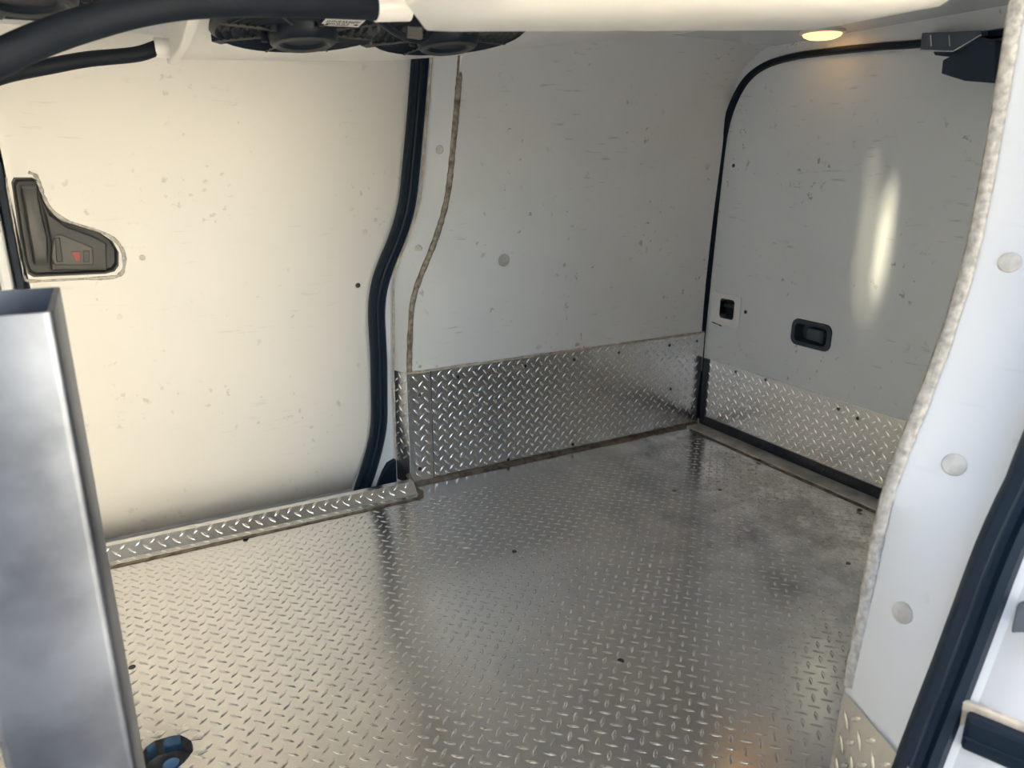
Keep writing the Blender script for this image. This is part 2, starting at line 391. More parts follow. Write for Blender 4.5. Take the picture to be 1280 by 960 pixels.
# ------------------------------------------------------------------ far wall with its tread kick plate
PH = .331
wl = empty('wall_left'); tag(wl, 'scuffed white side wall of the cargo bay above its tread kick plate', kind='structure')
def wall_side(sgn, Y0, X_end):
    """sgn +1: far wall facing -Y; -1: near wall facing +Y"""
    prof = [(Y0-sgn*tum(z), z) for z in [PH*.5+0*0]+[i*.03 for i in range(11, 36)]]
    prof = [(Y0, 0), (Y0, PH)]+[(Y0-sgn*tum(z), z) for z in [.36+.03*i for i in range(24)]]
    yb, zb = prof[-1]; rr = ZC-zb
    for k in range(1, 11):
        a = R(9*k); prof.append((yb-sgn*rr*1.0*(1-math.cos(a)), zb+rr*math.sin(a)))
    rows = []
    for y, z in prof:
        x0 = curve(XF_TAB, z); rows.append([(x0+(X_end-x0)*i/10, y, z) for i in range(11)])
    mb = MB().grid(rows)
    back = [[(x, Y0+sgn*.05, z) for x, y, z in (r[0], r[-1])] for r in rows]
    if sgn > 0: mb.grid([[r[0], (r[0][0], Y0+sgn*.10, r[0][2])] for r in rows[2:]])
    tk = .10 if sgn > 0 else .03
    mb.grid([[r[-1], (r[-1][0], Y0+sgn*tk, r[-1][2])] for r in rows])
    mb.grid([[(r[0][0]+(.07 if sgn < 0 else 0), Y0+sgn*tk, r[0][2]), (r[-1][0], Y0+sgn*tk, r[-1][2])] for r in rows])
    return mb
wall_side(1, YF, XR+.006).build('wall_panel', 'wall', wl, smooth=True)
kp = MB().box((.672, YF-.0035, .002), (XR-.006, YF+.002, PH)).build('kick_plate', 'plate', wl, bevel=.001)
q = lug_mesh((0, YF-.0035, 0), (1, 0, 0), (0, 0, 1), (0, -1, 0), .742, XR-.01, .004, PH).build('tread_lugs', 'lug', kp, smooth='all'); q['kind'] = 'stuff'
cp = MB().box((.668, YF-.007, .002), (.740, YF-.003, PH)).build('corner_plate', 'plate', wl, bevel=.0015)
q = lug_mesh((.006, YF-.007, .01), (1, 0, 0), (0, 0, 1), (0, -1, 0), .664, .734, .0, PH-.012).build('tread_lugs', 'lug', cp, smooth='all'); q['kind'] = 'stuff'
MB().box((.7395, YF-.0045, .002), (.7425, YF-.003, PH)).build('seam_shadow', 'screw', wl)  # thin dark strip painted in as the shadow of the plate gap
for px in ((524.9, 494), (524.9, 586)): screw(onY(*px, YF-.007), (0, -1, 0), cp)
for x, y in ((460, 456), (685, 421), (848, 398), (997, 375), (1165, 351), (1256, 338), (843, 681), (628, 732), (1168, 497), (1240, 560)):
    screw(onY(400+x*.375, 300+y*.375, YF-.0035), (0, -1, 0), kp)
caulk('caulk_bead', line((.672, YF-.003, PH+.001), (XR-.01, YF-.003, PH+.001), 30), .008, .0035, (0, -1, .4), 'beige', wl)
disc('filler_plug', onY(630, 325, YF-tum(.63)), (0, -1, 0), .018, .0012, 'plug', wl)
for px in ((447, 357),): pass

# ------------------------------------------------------------------ door pillar returns
def pillar(sgn, Y0, Yi, Yj, parent, mat):
    """return face from the wall's front edge back to the door frame"""
    rows = []
    for z in [i*.02 for i in range(-2, 61)]:
        xf = curve(XF_TAB, z); xi = curve(XI_TAB, z); xs = curve(XS_TAB, z); y0 = Y0-sgn*tum(z)
        rows.append([(xf, y0, z)]+[(xf+(xi-xf)*t, y0+(Yi-sgn*tum(z)-y0)*t, z) for t in (.33, .66, 1)]+[(xi-.006, Yj-sgn*tum(z)-sgn*.012, z), (xs-.008, Yj-sgn*tum(z), z), (xs-.008, Yj+sgn*.06, z)])
    return MB().grid(rows).build('pillar_face', mat, parent, smooth=True)
pl = empty('trim_3'); tag(pl, 'white curved door pillar between the far sliding door and side wall', kind='structure')
pillar(1, YF, 1.885, 1.91, pl, 'pillar')
# dirty joint down the pillar's edge, and the beige line at the door frame
caulk('caulk_bead', [(curve(XF_TAB, z)+.003, YF-tum(z)-.001, z) for z in [.325+.03*i for i in range(30)]], .015, .004, (-.35, -1, 0), 'joint', pl, .12, 3)
caulk('sealant_line', [(curve(XI_TAB, z)-.002, 1.884-tum(z), z) for z in [.06+.04*i for i in range(29)]], .007, .003, (-1, -.3, 0), 'beige', pl, .25, 2)
# tread plate on the lower return
def ret(t, z, h=0):
    xf = curve(XF_TAB, z); xi = curve(XI_TAB, z); d = Vector((xi-xf, .055, 0)); nn = Vector((-.055, xi-xf, 0)).normalized()
    return Vector((xf, YF, z))+d*t+nn*(h+.003)
rp = MB().grid([[ret(-.05, z), ret(.45, z), ret(.95, z)] for z in (.003, .1, .2, .3, PH)]).build('return_plate', 'plate', pl)
q = lug_mesh((0,)*3, (1, 0, 0), (0, 1, 0), (0, 0, 1), -.012, .064, .06, PH+.004, fn=lambda u, v, h: ret(u/.058, v, h)).build('tread_lugs', 'lug', rp, smooth='all'); q['kind'] = 'stuff'
for px in ((543, 187), (522, 311)):
    p = onY(*px, 1.85); z = p.z; a = Vector((curve(XF_TAB, z), YF-tum(z), z)); b = Vector((curve(XI_TAB, z), 1.885-tum(z), z))
    disc('plug', a.lerp(b, .45), (-.055, b.x-a.x, 0), .011, .0015, 'plug', pl)

# ------------------------------------------------------------------ far sliding door
d1 = empty('door_1'); tag(d1, 'white lined sliding door closed on the far side', kind='structure')
YD = 1.935
def ydoor(z):
    y = YD-tum(z)
    if z < .09: y += .05*((.09-z)/.14)**2
    return y
HO = [onY(*p, YD-.01) for p in ((15, 228), (18, 222), (40, 222), (48, 226), (53, 238), (58, 252), (66, 265), (80, 276), (100, 283), (125, 291), (140, 301), (148, 315), (148, 332), (143, 339), (132, 342), (90, 344), (42, 346), (35, 342), (31, 330), (24, 290))]
HO = [(p.x, p.z) for p in HO]
DX0, DX1 = -.170, .80
grid = [(DX0+.02+.04*i, -.07+.03*j) for i in range(24) for j in range(42)]
cdt_panel([(DX0, -.10), (DX1, -.10), (DX1, 1.19), (DX0, 1.19)], [HO], grid, lambda u, v: (u, ydoor(v), v), lambda u, v: (u, ydoor(v)+.035, v)).build('door_panel', 'door', d1, smooth=True)
hd = empty('door_handle'); hd.parent = d1; hd['label'] = 'charcoal plastic inner door handle with red lock mark'
cx = sum(p[0] for p in HO)/len(HO); cz = sum(p[1] for p in HO)/len(HO)
def sc(loop, k, c=(cx, cz)): return [(c[0]+(u-c[0])*k, c[1]+(v-c[1])*k) for u, v in loop]
def yh(v): return ydoor(v)
mb = MB(); A = [(u, yh(v)-.002, v) for u, v in sc(HO, 1.005)]; B = [(u, yh(v)-.001, v) for u, v in sc(HO, .97)]; Cc = [(u, yh(v)+.018, v) for u, v in sc(HO, .93)]; D = [(u, yh(v)+.02, v) for u, v in sc(HO, .4)]
mb.grid([A, B, Cc, D], True); mb.f.append(tuple(range(3*len(HO), 4*len(HO)))); mb.build('bezel', 'plastic_dark', hd, smooth=True)
def pxloop(pts): return [(p.x, p.z) for p in (onY(x, y, YD) for x, y in pts)]
def slab(name, pts, y0, y1, mat, bev=.003):
    L = pxloop(pts); return MB().prism([(u, yh(v)+y0, v) for u, v in L], (0, y1-y0, 0)).build(name, mat, hd, bevel=bev)
# grip trough on the left
Lg = [(27, 232), (46, 232), (52, 262), (61, 300), (61, 331), (44, 331), (36, 290)]
g0 = pxloop(Lg); gc = (sum(p[0] for p in g0)/7, sum(p[1] for p in g0)/7)
mb = MB().grid([[(u, yh(v)+.004, v) for u, v in g0], [(u, yh(v)+.001, v) for u, v in sc(g0, .93, gc)], [(u, yh(v)+.010, v) for u, v in sc(g0, .8, gc)], [(u, yh(v)+.012, v) for u, v in sc(g0, .3, gc)]], True)
mb.f.append(tuple(range(21, 28))); mb.build('grip_trough', 'plastic_mid', hd, smooth=True)
slab('body_block', [(52, 246), (62, 268), (84, 284), (118, 296), (133, 304), (134, 338), (64, 338), (64, 300)], .004, .024, 'plastic_dark', .004)
slab('lever', [(68, 293), (76, 292), (116, 309), (117, 331), (68, 331), (64, 320)], .0, .012, 'plastic_mid', .003)
slab('lever_rib', [(69, 297), (75, 296), (79, 326), (71, 327)], -.004, .004, 'plastic_dark', .002)
slab('lock_mark', [(90, 314), (100, 314), (101, 325), (95, 326)], -.002, .002, 'red', .0005)
slab('lock_slider', [(104, 313), (112, 313), (112, 327), (104, 327)], -.003, .003, 'plastic_dark', .001)
# sealant smear round the handle
LOOP = sc(HO, 1.10); LOOP = [Vector((u, yh(v)-.0005, v)) for u, v in LOOP]
caulk('sealant_ring', LOOP[2:]+LOOP[:1], .0075, .0012, (0, -1, 0), 'caulk_pale', d1, .4, 3)
for px in ((178, 322), (448, 357)):
    p = onY(*px, YD-.01); disc('rivet', (p.x, ydoor(p.z), p.z), (0, -1, 0), .007, .0018, 'plug' if px[0] == 178 else 'screw', d1, 14)
# front edge gap rubber and the pillar ahead of the door
MB().box((-.186, 1.90, -.05), (-.171, 1.95, 1.19)).build('edge_rubber', 'rubber', d1, bevel=.003)
bp = empty('trim_4'); tag(bp, 'ridged white pillar ahead of the far sliding door', kind='structure')
MB().box((-.36, 1.86, -.05), (-.215, 1.98, 1.2)).build('pillar_face', 'pillar', bp, bevel=.012)
MB().box((-.213, 1.885, -.05), (-.19, 1.96, 1.2)).build('pillar_edge', 'pillar', bp, bevel=.008)
for x in (-.232, -.25): MB().box((x-.004, 1.853, -.05), (x+.004, 1.865, 1.2)).build('ridge', 'beige', bp, bevel=.003)
# weather seal on the door frame
zz = [-.04+.02*i for i in range(61)]
spts = [Vector((curve(XS_TAB, z), 1.903-tum(z), z)) for z in zz]
prof = [(-.022, .012), (-.022, -.006), (-.016, -.013), (-.008, -.014), (-.003, -.007), (.002, -.006), (.008, -.012), (.016, -.012), (.021, -.005), (.021, .012)]
s1 = MB().sweep(spts, [(u, -v) for u, v in prof], (0, -1, 0)).build('door_seal', 'rubber', smooth=True)
tag(s1, 'black ribbed rubber seal curving down the far sliding door opening', 'seal')
gd = MB().sweep([(.600, 1.893, -.01), (.612, 1.893, .03), (.630, 1.893, .05), (.655, 1.892, .056)], [(-.016, 0), (-.016, .012), (.016, .012), (.016, 0)], (0, -1, 0))
gd = MB().prism([(curve(XS_TAB, 0)+.028, 1.888, -.03), (.585+.026, 1.888, .03), (.625, 1.888, .052), (.645, 1.888, .062), (.664, 1.888, .060), (.664, 1.888, -.03)], (0, .02, 0)).build('roller_guide_cover', 'rubber', bevel=.004)
tag(gd, 'small black rubber wedge at the foot of the far door pillar', 'guide')

# ------------------------------------------------------------------ rear door
d2 = empty('door_2'); tag(d2, 'white lined rear door with tread kick plate', kind='structure')
pr = lambda x, y: (lambda p: (p.y, p.z))(onX(x, y, XR))
h1 = rrect(1.707, 1.771, .394, .459, .010)
h2 = rrect(1.336, 1.466, .372, .443, .020)
gridr = [(.45+.08*i, .06+.08*j) for i in range(18) for j in range(15)]
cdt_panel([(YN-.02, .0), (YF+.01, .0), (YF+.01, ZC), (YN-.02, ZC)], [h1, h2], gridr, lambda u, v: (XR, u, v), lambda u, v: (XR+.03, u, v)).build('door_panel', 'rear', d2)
PT = .243
k2 = MB().box((XR-.004, YN, .030), (XR+.001, YF-.012, PT)).build('kick_plate', 'plate', d2, bevel=.001)
q = lug_mesh((XR-.004, 0, 0), (0, 1, 0), (0, 0, 1), (-1, 0, 0), YN, YF-.02, .03, PT).build('tread_lugs', 'lug', k2, smooth='all'); q['kind'] = 'stuff'
for px in ((1048, 511), (1072, 523), (957, 475), (920, 465)): screw(onX(*px, XR-.004), (-1, 0, 0), k2)
# edge strips, shade painted in: left upright and along the foot
es = MB().prism([(XR-.004, YF-.034, .012), (XR-.004, YF-.010, .012), (XR-.004, YF-.010, PT), (XR-.004, YF-.034, PT)], (-.004, 0, 0)).build('edge_strip', 'shaded_plate', d2)
q = lug_mesh((XR-.008, YF-.022-.016, .01), (0, 1, 0), (0, 0, 1), (-1, 0, 0), .002, .030, 0, PT-.01).build('tread_lugs', 'shaded_plate', es, smooth='all'); q['kind'] = 'stuff'
fb = MB().prism([(XR-.008, YN, .006), (XR-.002, YN, .006), (XR-.002, YN, .038), (XR-.006, YN, .038)], (0, YF-.012-YN, 0)).build('foot_strip', 'shaded_plate', d2)
q = lug_mesh((XR-.0075, 0, .006), (0, 1, 0), (0, 0, 1), (-1, 0, 0), YN, YF-.02, .0, .034).build('tread_lugs', 'shaded_plate', fb, smooth='all'); q['kind'] = 'stuff'
# latch cut-out
surr = cdt_panel(rrect(1.680, 1.812, .372, .474, .008), [h1], [], lambda u, v: (XR-.002, u, v), lambda u, v: (XR+.001, u, v)).build('latch_surround', 'surround', d2)
lc = MB().grid([[(XR-.001, u, v) for u, v in h1], [(XR+.028, u, v) for u, v in h1]], True); lc.f.append(tuple(range(len(h1), 2*len(h1)))); lc = lc.build('latch_cavity', 'dark', d2)
MB().box((XR+.012, 1.712, .430), (XR+.022, 1.766, .440)).build('latch_bar', 'plastic_mid', d2)
caulk('scuff', line((XR-.0022, 1.800, .372), (XR-.0022, 1.755, .366), 4), .004, .0006, (-1, 0, 0), 'screw', d2, .5, 2)
# pull handle
ph = empty('pull_handle'); ph.parent = d2; ph['label'] = 'dark recessed plastic pull handle'
o1 = rrect(1.331, 1.471, .368, .447, .022)
i1 = rrect(1.345, 1.457, .381, .434, .014); i2 = rrect(1.352, 1.450, .386, .428, .012)
mb = MB().grid([[(XR-.001, u, v) for u, v in o1], [(XR-.005, u, v) for u, v in sc(o1, .975, (1.401, .4075))], [(XR-.005, u, v) for u, v in i1], [(XR+.022, u, v) for u, v in i2]], True)
mb.f.append(tuple(range(3*len(o1), 4*len(o1)))); mb.build('bezel', 'hazed_dark2', ph, smooth=True)
MB().prism([(XR+.002, u, v) for u, v in rrect(1.360, 1.420, .389, .425, .008)], (.018, 0, 0)).build('lever', 'hazed_dark3', ph, bevel=.003)
MB().prism([(XR-.002, u, v) for u, v in rrect(1.358, 1.374, .388, .424, .006)], (.018, 0, 0)).build('lever_tip', 'hazed_dark2', ph, bevel=.003)
for px in ((932, 390), (881, 410), (917, 207), (1166, 463), (1115, 26)):
    p = onX(*px, XR)
    if p.z < ZC: screw((XR-.0005, p.y, p.z), (-1, 0, 0), d2, .006)
# rear seal: up the side, round the corner, along the top
sp = [onX(*p, XR-.010) for p in ((871, 522), (873, 480), (877, 420), (889, 300), (900, 200), (906, 160), (916, 128), (932, 100), (955, 82), (990, 71), (1040, 64), (1100, 58), (1180, 51))]
sp += [Vector((XR-.010, .62, sp[-1].z-.004)), Vector((XR-.010, .50, sp[-1].z-.03)), Vector((XR-.010, .465, sp[-1].z-.12)), Vector((XR-.010, .445, .4)), Vector((XR-.010, .44, .02))]
s2 = MB().sweep(smooth_pts(sp, 6), [(-.0085, -.010), (-.0095, 0), (-.006, .007), (0, .009), (.006, .007), (.0095, 0), (.0085, -.010)], (-1, 0, 0)).build('door_seal', 'rubber', smooth=True)
tag(s2, 'thin black rubber seal arching round the rear door opening', 'seal')
# plate latch at the top of the rear door opening
la = empty('door_latch'); tag(la, 'dark metal latch bracket hanging at the top of the rear door', 'latch')
XL = 1.712
def lp(*pts): return [onX(x, y, XL) for x, y in pts]
MB().prism(lp((1152, 41), (1150, 62), (1192, 63), (1226, 43), (1226, 38)), (.03, 0, 0)).build('bracket', 'bracket', la, bevel=.002)
MB().tube(lp((1150, 63), (1192, 64), (1226, 44)), .0022, 8).build('bracket_edge', 'steel', la)
for x in (1164, 1187): MB().tube([p+Vector((-.001, 0, 0)) for p in lp((x, 44), (x+1, 58))], .0022, 8).build('rib', 'steel', la)
MB().prism(lp((1165, 64), (1168, 69), (1186, 71), (1210, 68), (1210, 62)), (.03, 0, 0)).build('latch_tongue', 'hazed_dark', la, bevel=.003)
MB().prism(lp((1178, 75), (1176, 92), (1205, 101), (1245, 104), (1245, 50), (1222, 46), (1195, 66), (1184, 72)), (.035, 0, 0)).build('latch_housing', 'hazed_dark', la, bevel=.003)

# ------------------------------------------------------------------ ceiling, bulkhead and outer shell
ce = MB().box((-.36, .26, ZC), (1.80, 1.95, ZC+.05)).build('ceiling', 'ceil'); tag(ce, 'glossy white lining of the van roof', kind='structure')
hdr = MB().box((-.36, 1.82, 1.150), (.86, 1.93, ZC)).build('trim_5', 'pillar', bevel=.02); tag(hdr, 'white header above the far sliding door', kind='structure')
bk = MB().box((-.38, .30, -.10), (-.34, 1.98, ZC+.02)).build('wall_front', 'wall'); tag(bk, 'white bulkhead panel at the front of the cargo bay', kind='structure')
sh = empty('wall_back'); tag(sh, 'white painted outer bodywork of the van', kind='structure')
MB().box((-1.4, 1.98, -.35), (1.90, 2.01, 1.36)).build('far_side_panel', 'paint', sh)
MB().box((-1.4, .20, 1.26), (1.90, 2.01, 1.36)).build('roof_panel', 'paint', sh, bevel=.03)
MB().box((1.80, .20, -.30), (1.86, 2.01, 1.36)).build('rear_panel', 'paint', sh)
MB().box((-1.4, .20, -.35), (1.90, 2.01, -.10)).build('underbody', 'dark', sh)
MB().box((-1.4, .19, -.35), (-.30, .30, 1.30)).build('front_side_panel', 'paint', sh, bevel=.02)
wr = empty('wall_right'); tag(wr, 'white side wall on the open door side', kind='structure')
wall_side(-1, YN, XR+.006).build('wall_panel', 'wall', wr, smooth=True)
k3 = MB().box((.69, YN-.002, .002), (XR-.006, YN+.0035, PH)).build('kick_plate', 'plate', wr)
q = lug_mesh((0, YN+.0035, 0), (1, 0, 0), (0, 0, 1), (0, 1, 0), .70, XR-.01, .004, PH).build('tread_lugs', 'lug', k3, smooth='all'); q['kind'] = 'stuff'

# near pillar beside the open door
npil = empty('trim_6'); tag(npil, 'bluish white curved pillar at the rear edge of the open sliding door', kind='structure')
YO = .345
def nearx(z): return curve(XF_TAB, z)
def nof(z): return max(-.06, min(.035, .27*(z-.45)))
rows = []
for z in [i*.02 for i in range(-4, 62)]:
    x = nearx(z); t = tum(z)
    rows.append([(x, YN+t, z), (x-.003, YN+t-.006, z), (x-.0015+nof(z)*.5, (YN+YO)/2+t-.003, z), (x+nof(z), YO+t, z), (x+.008+nof(z), .30+t, z), (x+.022+nof(z), .285+t, z)])
MB().grid(rows).build('pillar_face', 'pillar', npil, smooth=True)
caulk('caulk_bead', [(nearx(z)-.004, YN+tum(z)-.006, z) for z in [PH-.02+.03*i for i in range(29)]], .0145, .003, (-1, -.25, 0), 'caulk_pale', npil, .07, 3)
def nret(u, z, h=0):                               # u across the return, from the inner edge outwards
    L = [Vector((nearx(z), YN, z)), Vector((nearx(z)-.003, YN-.006, z)), Vector((nearx(z)+nof(z), YO, z))]
    for a, b in zip(L, L[1:]):
        n_ = (b-a).length; d = (b-a)/n_
        if u <= n_ or b is L[-1]: return a+d*u+Vector((d.y, -d.x, 0))*(h+.002)
        u -= n_
PT3 = .300
np_ = MB().grid([[nret(u, z) for u in (0, .0067, .03, .06, .09, .125)] for z in (-.02, .05, .1, .15, .2, .25, PT3)]).build('return_plate', 'plate', npil)
for v in np_.data.vertices:
    if v.co.z > PT3-.01: v.co.z += (YN-v.co.y)*.10
q = lug_mesh((0,)*3, (1, 0, 0), (0, 1, 0), (0, 0, 1), -.001, .128, 0, PT3+.006, fn=lambda u, v, h: nret(u, v, h)).build('tread_lugs', 'lug', np_, smooth='all'); q['kind'] = 'stuff'
def near_hit(px):                                   # where a pixel's ray meets the return face
    d = ray(*px)
    k = .3
    for _ in range(40):
        p = CAM+d*k; t = tum(p.z); xx = nearx(p.z); fx = xx-.003+(.003+nof(p.z))*max(0, min(1.2, (YN+t-.006-p.y)/(YN-.006-YO)))
        k += (fx-p.x)/d.x*.8
    return CAM+d*k
for px, r in (((1262, 328), .0105), ((1193, 581), .0115), ((1128, 766), .0115), ((1276, 8), .011)):
    hit = near_hit(px)
    gx = lambda y, z: nearx(z)-.003+(.003+nof(z))*(YN+tum(z)-.006-y)/(YN-.006-YO)
    nv = Vector((-1, (gx(hit.y+.004, hit.z)-gx(hit.y-.004, hit.z))/.008, (gx(hit.y, hit.z+.01)-gx(hit.y, hit.z-.01))/.02)).normalized()
    disc('plug', hit+nv*.0008, nv, r, .0009, 'plug', npil)
zz = [-.06+.02*i for i in range(61)]
prof = [(-.019, -.012), (-.020, .004), (-.014, .012), (-.006, .013), (-.002, .007), (.003, .007), (.008, .013), (.016, .011), (.020, .003), (.019, -.012)]
s3 = MB().sweep([Vector((nearx(z)+.001+nof(z), .322+tum(z), z)) for z in zz], prof, (-.85, -.5, 0)).build('door_seal', 'rubber', smooth=True)
tag(s3, 'thick black rubber seal beside the bluish white pillar of the open door', 'seal')
jb = MB()
rows = []
for z in [i*.03 for i in range(-4, 41)]:
    x = nearx(z)+nof(z); t = tum(z); rows.append([(x+.010, .300+t, z), (x+.014, .285+t, z), (x+.026, .255+t, z), (x+.060, .232+t, z), (x+.075, .20+t, z), (1.90, .19+t, z)])
MB().grid(rows).build('trim_7', 'paint', smooth=True)
tag(bpy.data.objects['trim_7'], 'white painted door jamb outside the thick black seal', kind='structure')
def jamb_hit(px):
    d = ray(*px); best = None
    for i in range(400):
        p = CAM+d*(.3+.002*i); t = tum(p.z); x = nearx(p.z)+nof(p.z)
        yj = interp([(x+.010, -.300-t), (x+.014, -.285-t), (x+.026, -.255-t), (x+.060, -.232-t), (x+.075, -.20-t)], p.x)
        if p.x > x+.010 and p.y > -yj: return p
        if p.x > x+.010 and p.y > .0 and -p.y < yj: return p
    return CAM+d*.75
b0 = jamb_hit((1206, 905))
bu = empty('jamb_bumper'); tag(bu, 'black rubber bumper block fixed on the white door jamb', 'bumper')
e = Vector((.42, -.9, -.05)).normalized(); nn = Vector((-.9, -.42, 0)); upz = Vector((0, 0, 1))
def blk(u0, u1, v0, v1, h): return [b0+e*u+upz*v+nn*h for u, v in ((u0, v0), (u1, v0), (u1, v1), (u0, v1))]
MB().prism(blk(-.008, .10, -.026, .026, -.004), nn*.007).build('back_plate', 'beige', bu, bevel=.002)
MB().prism(blk(.0, .10, -.018, .019, 0), nn*.016).build('rubber_block', 'rubber', bu, bevel=.004)
MB().prism(blk(.0, .10, -.004, .000, .012), nn*.006).build('rib', 'rubber', bu, bevel=.0015)
b1 = jamb_hit((1272, 782))
st = empty('door_striker'); tag(st, 'small steel striker plate on the white door jamb', 'striker')
def op(u, v, h): return b1+e*u+upz*v+nn*h
MB().prism([op(u, v, -.003) for u, v in rrect(-.004, .03, -.030, .028, .010)], nn*.006).build('striker_plate', 'galv', st, bevel=.0015)
MB().tube(smooth_pts([op(.010, .012, .002), op(.010, .012, .014), op(.016, 0, .018), op(.022, -.012, .014), op(.022, -.012, .002)], 4), .0045, 10).build('striker_loop', 'steel', st, smooth=True)

# ------------------------------------------------------------------ galvanised post
po = empty('steel_post'); tag(po, 'scratched galvanised hollow steel post with open top', 'post')
px0, px1, py0, py1, pz = -.118, -.0365, .55, .668, .789
th = .004
mb = MB()
o_ = rrect(px0, px1, py0, py1, .006, 3); i_ = rrect(px0+th, px1-th, py0+th, py1-th, .003, 3)
mb.grid([[(u, v, 0) for u, v in o_], [(u, v, pz) for u, v in o_], [(u, v, pz) for u, v in i_], [(u, v, 0) for u, v in i_]], True)
mb.build('tube_section', 'galv', po, smooth=True)
MB().box((px0-.02, py0-.02, .0005), (px1+.02, py1+.02, .006)).build('foot_plate', 'galv', po, bevel=.001)

# ------------------------------------------------------------------ ceiling evaporator
ev_ = empty('evaporator_unit'); tag(ev_, 'white ceiling evaporator with black fans and drain trays', 'cooling unit')
# far tray: flat bottom rising to the ceiling towards the rear
BZ = [(.10, 1.066), (.16, 1.068), (.35, 1.077), (.567, 1.089), (.754, 1.113), (.95, 1.143), (1.15, 1.172), (1.33, 1.197), (1.38, 1.204)]
rows = []
for i in range(32):
    x = .155+(1.37-.155)*i/31; zb = curve(BZ, x)
    rows.append([(x, 1.605, ZC), (x, 1.610, zb+.012), (x, 1.600, zb+.002), (x, 1.590, zb), (x, 1.40, zb), (x, 1.39, zb+.002), (x, 1.08, min(ZC, zb+.038)), (x, 1.07, ZC)])
MB().loft(rows).build('drain_tray', 'plastic_white', ev_, smooth=True)
MB().prism([(.146, 1.618, 1.190), (.146, 1.618, 1.062), (.146, 1.585, 1.060), (.146, 1.39, 1.060), (.146, 1.08, 1.098), (.146, 1.08, 1.190)], (.016, 0, 0)).build('tray_end', 'plastic_white', ev_, bevel=.003)
MB().tube([(.150, 1.545, 1.080), (.122, 1.545, 1.080)], .0165, 16).build('drain_spout', 'plastic_white', ev_, smooth=True)
MB().tube(smooth_pts([(.150, 1.42, 1.112), (.125, 1.42, 1.112), (.112, 1.42, 1.120), (.108, 1.43, 1.16), (.108, 1.43, ZC)], 4), .007, 10).build('pipe', 'steel', ev_, smooth=True)
MB().tube(smooth_pts([(.150, 1.36, 1.118), (.110, 1.36, 1.118), (.096, 1.36, 1.128), (.092, 1.37, 1.17), (.092, 1.37, ZC)], 4), .006, 10).build('pipe', 'steel', ev_, smooth=True)
def cz_(x): return 1.100+.05*max(0, x-.1)
MB().loft([[(x, .78, ZC), (x, .78, cz_(x)), (x, 1.10, cz_(x)), (x, 1.10, ZC)] for x in (-.16, .2, .5, .86)]).build('coil_housing', 'plastic_white', ev_, bevel=.006)
def fz_(x): return 1.064+.045*x
# near tray
rows = []
NX0, NX1, NY0, NY1 = .258, .812, .50, .685
for i in range(24):
    t = i/23; x = NX0+(NX1-NX0)*t; e_ = min(1, min(t, 1-t)/.06); e_ = math.sqrt(max(0, 1-(1-e_)**2)); r_ = .016*(1-e_)
    zb = .994+.044*t+ r_*1.2
    c_ = .020
    rows.append([(x, NY0+r_, 1.15+.03*t), (x, NY0+r_, zb+c_), (x, NY0+r_+c_*.3, zb+c_*.3), (x, NY0+r_+c_, zb), (x, NY1-r_-c_*.5, zb), (x, NY1-r_-c_*.15, zb+c_*.15), (x, NY1-r_, zb+c_*.5), (x, NY1-r_, 1.15+.03*t)])
MB().loft(rows).build('drain_tray', 'plastic_white', ev_, smooth=True)
MB().box((.30, .52, 1.12), (.80, .80, ZC)).build('hanger', 'plastic_white', ev_)
hp = onD(472, 5, .80)
MB().tube([hp+Vector((-.004, 0, 0)), hp+Vector((.035, 0, .004))], .0185, 20).build('drain_spout', 'plastic_white', ev_, smooth=True)
# fans
def fan(cx, cy):
    f = empty('fan'); f.parent = ev_; f['label'] = 'black axial fan with ribbed grille'
    cz = fz_(cx)+.006; sl = .045
    def P(x, y, z): return Vector((cx+x, cy+y-.1*z, cz+.006+sl*x-.1*y+z))
    RR = .134
    ring = lambda r, h: [P(r*math.cos(k*2*math.pi/32), r*math.sin(k*2*math.pi/32), h) for k in range(32)]
    MB().loft([ring(RR-.01, .05), ring(RR-.004, .004), ring(RR, -.012), ring(RR-.008, -.018), ring(RR-.012, -.010)]).build('shroud', 'fan', f, smooth=True)
    for r in (.06, .073, .086, .099, .112):
        MB().grid([ring(r, -.014), ring(r+.004, -.018), ring(r+.006, -.014), ring(r, -.014)], True).build('grille_ring', 'fan', f)
    for k in range(8):
        a = k*math.pi/4+.25; c, s = math.cos(a), math.sin(a)
        MB().tube([P(.045*c, .045*s, -.018), P((RR-.006)*c, (RR-.006)*s, -.017)], .0022, 6).build('grille_rib', 'plastic_dark', f)
    hub = MB().loft([ring(.053, -.006), ring(.052, -.022), ring(.049, -.032), ring(.046, -.034), ring(.034, -.034), ring(.030, -.029), ring(.002, -.029)]).build('motor_hub', 'fan', f, smooth=True)
    MB().grid([ring(.046, -.0345), ring(.041, -.037), ring(.036, -.0345)], True).build('hub_ring', 'plastic_dark', hub)
    for a in (.3, 1.4, 2.6, 3.7, 4.9):
        MB().box(P(.060*math.cos(a)-.005, .060*math.sin(a)-.005, -.026), P(.060*math.cos(a)+.005, .060*math.sin(a)+.005, -.012)).build('hub_lug', 'fan', f, bevel=.002)
    for k in range(4):
        a = k*math.pi/2+.78
        MB().loft([[P(r*math.cos(a+d), r*math.sin(a+d), h) for r, d, h in ((.105, -.2, .002), (.158, -.07, .002), (.158, .07, .002), (.105, .2, .002))],
                   [P(r*math.cos(a+d), r*math.sin(a+d), h) for r, d, h in ((.105, -.2, -.010), (.158, -.07, -.010), (.158, .07, -.010), (.105, .2, -.010))]]).build('mounting_ear', 'fan', f, bevel=.002)
    return f, P
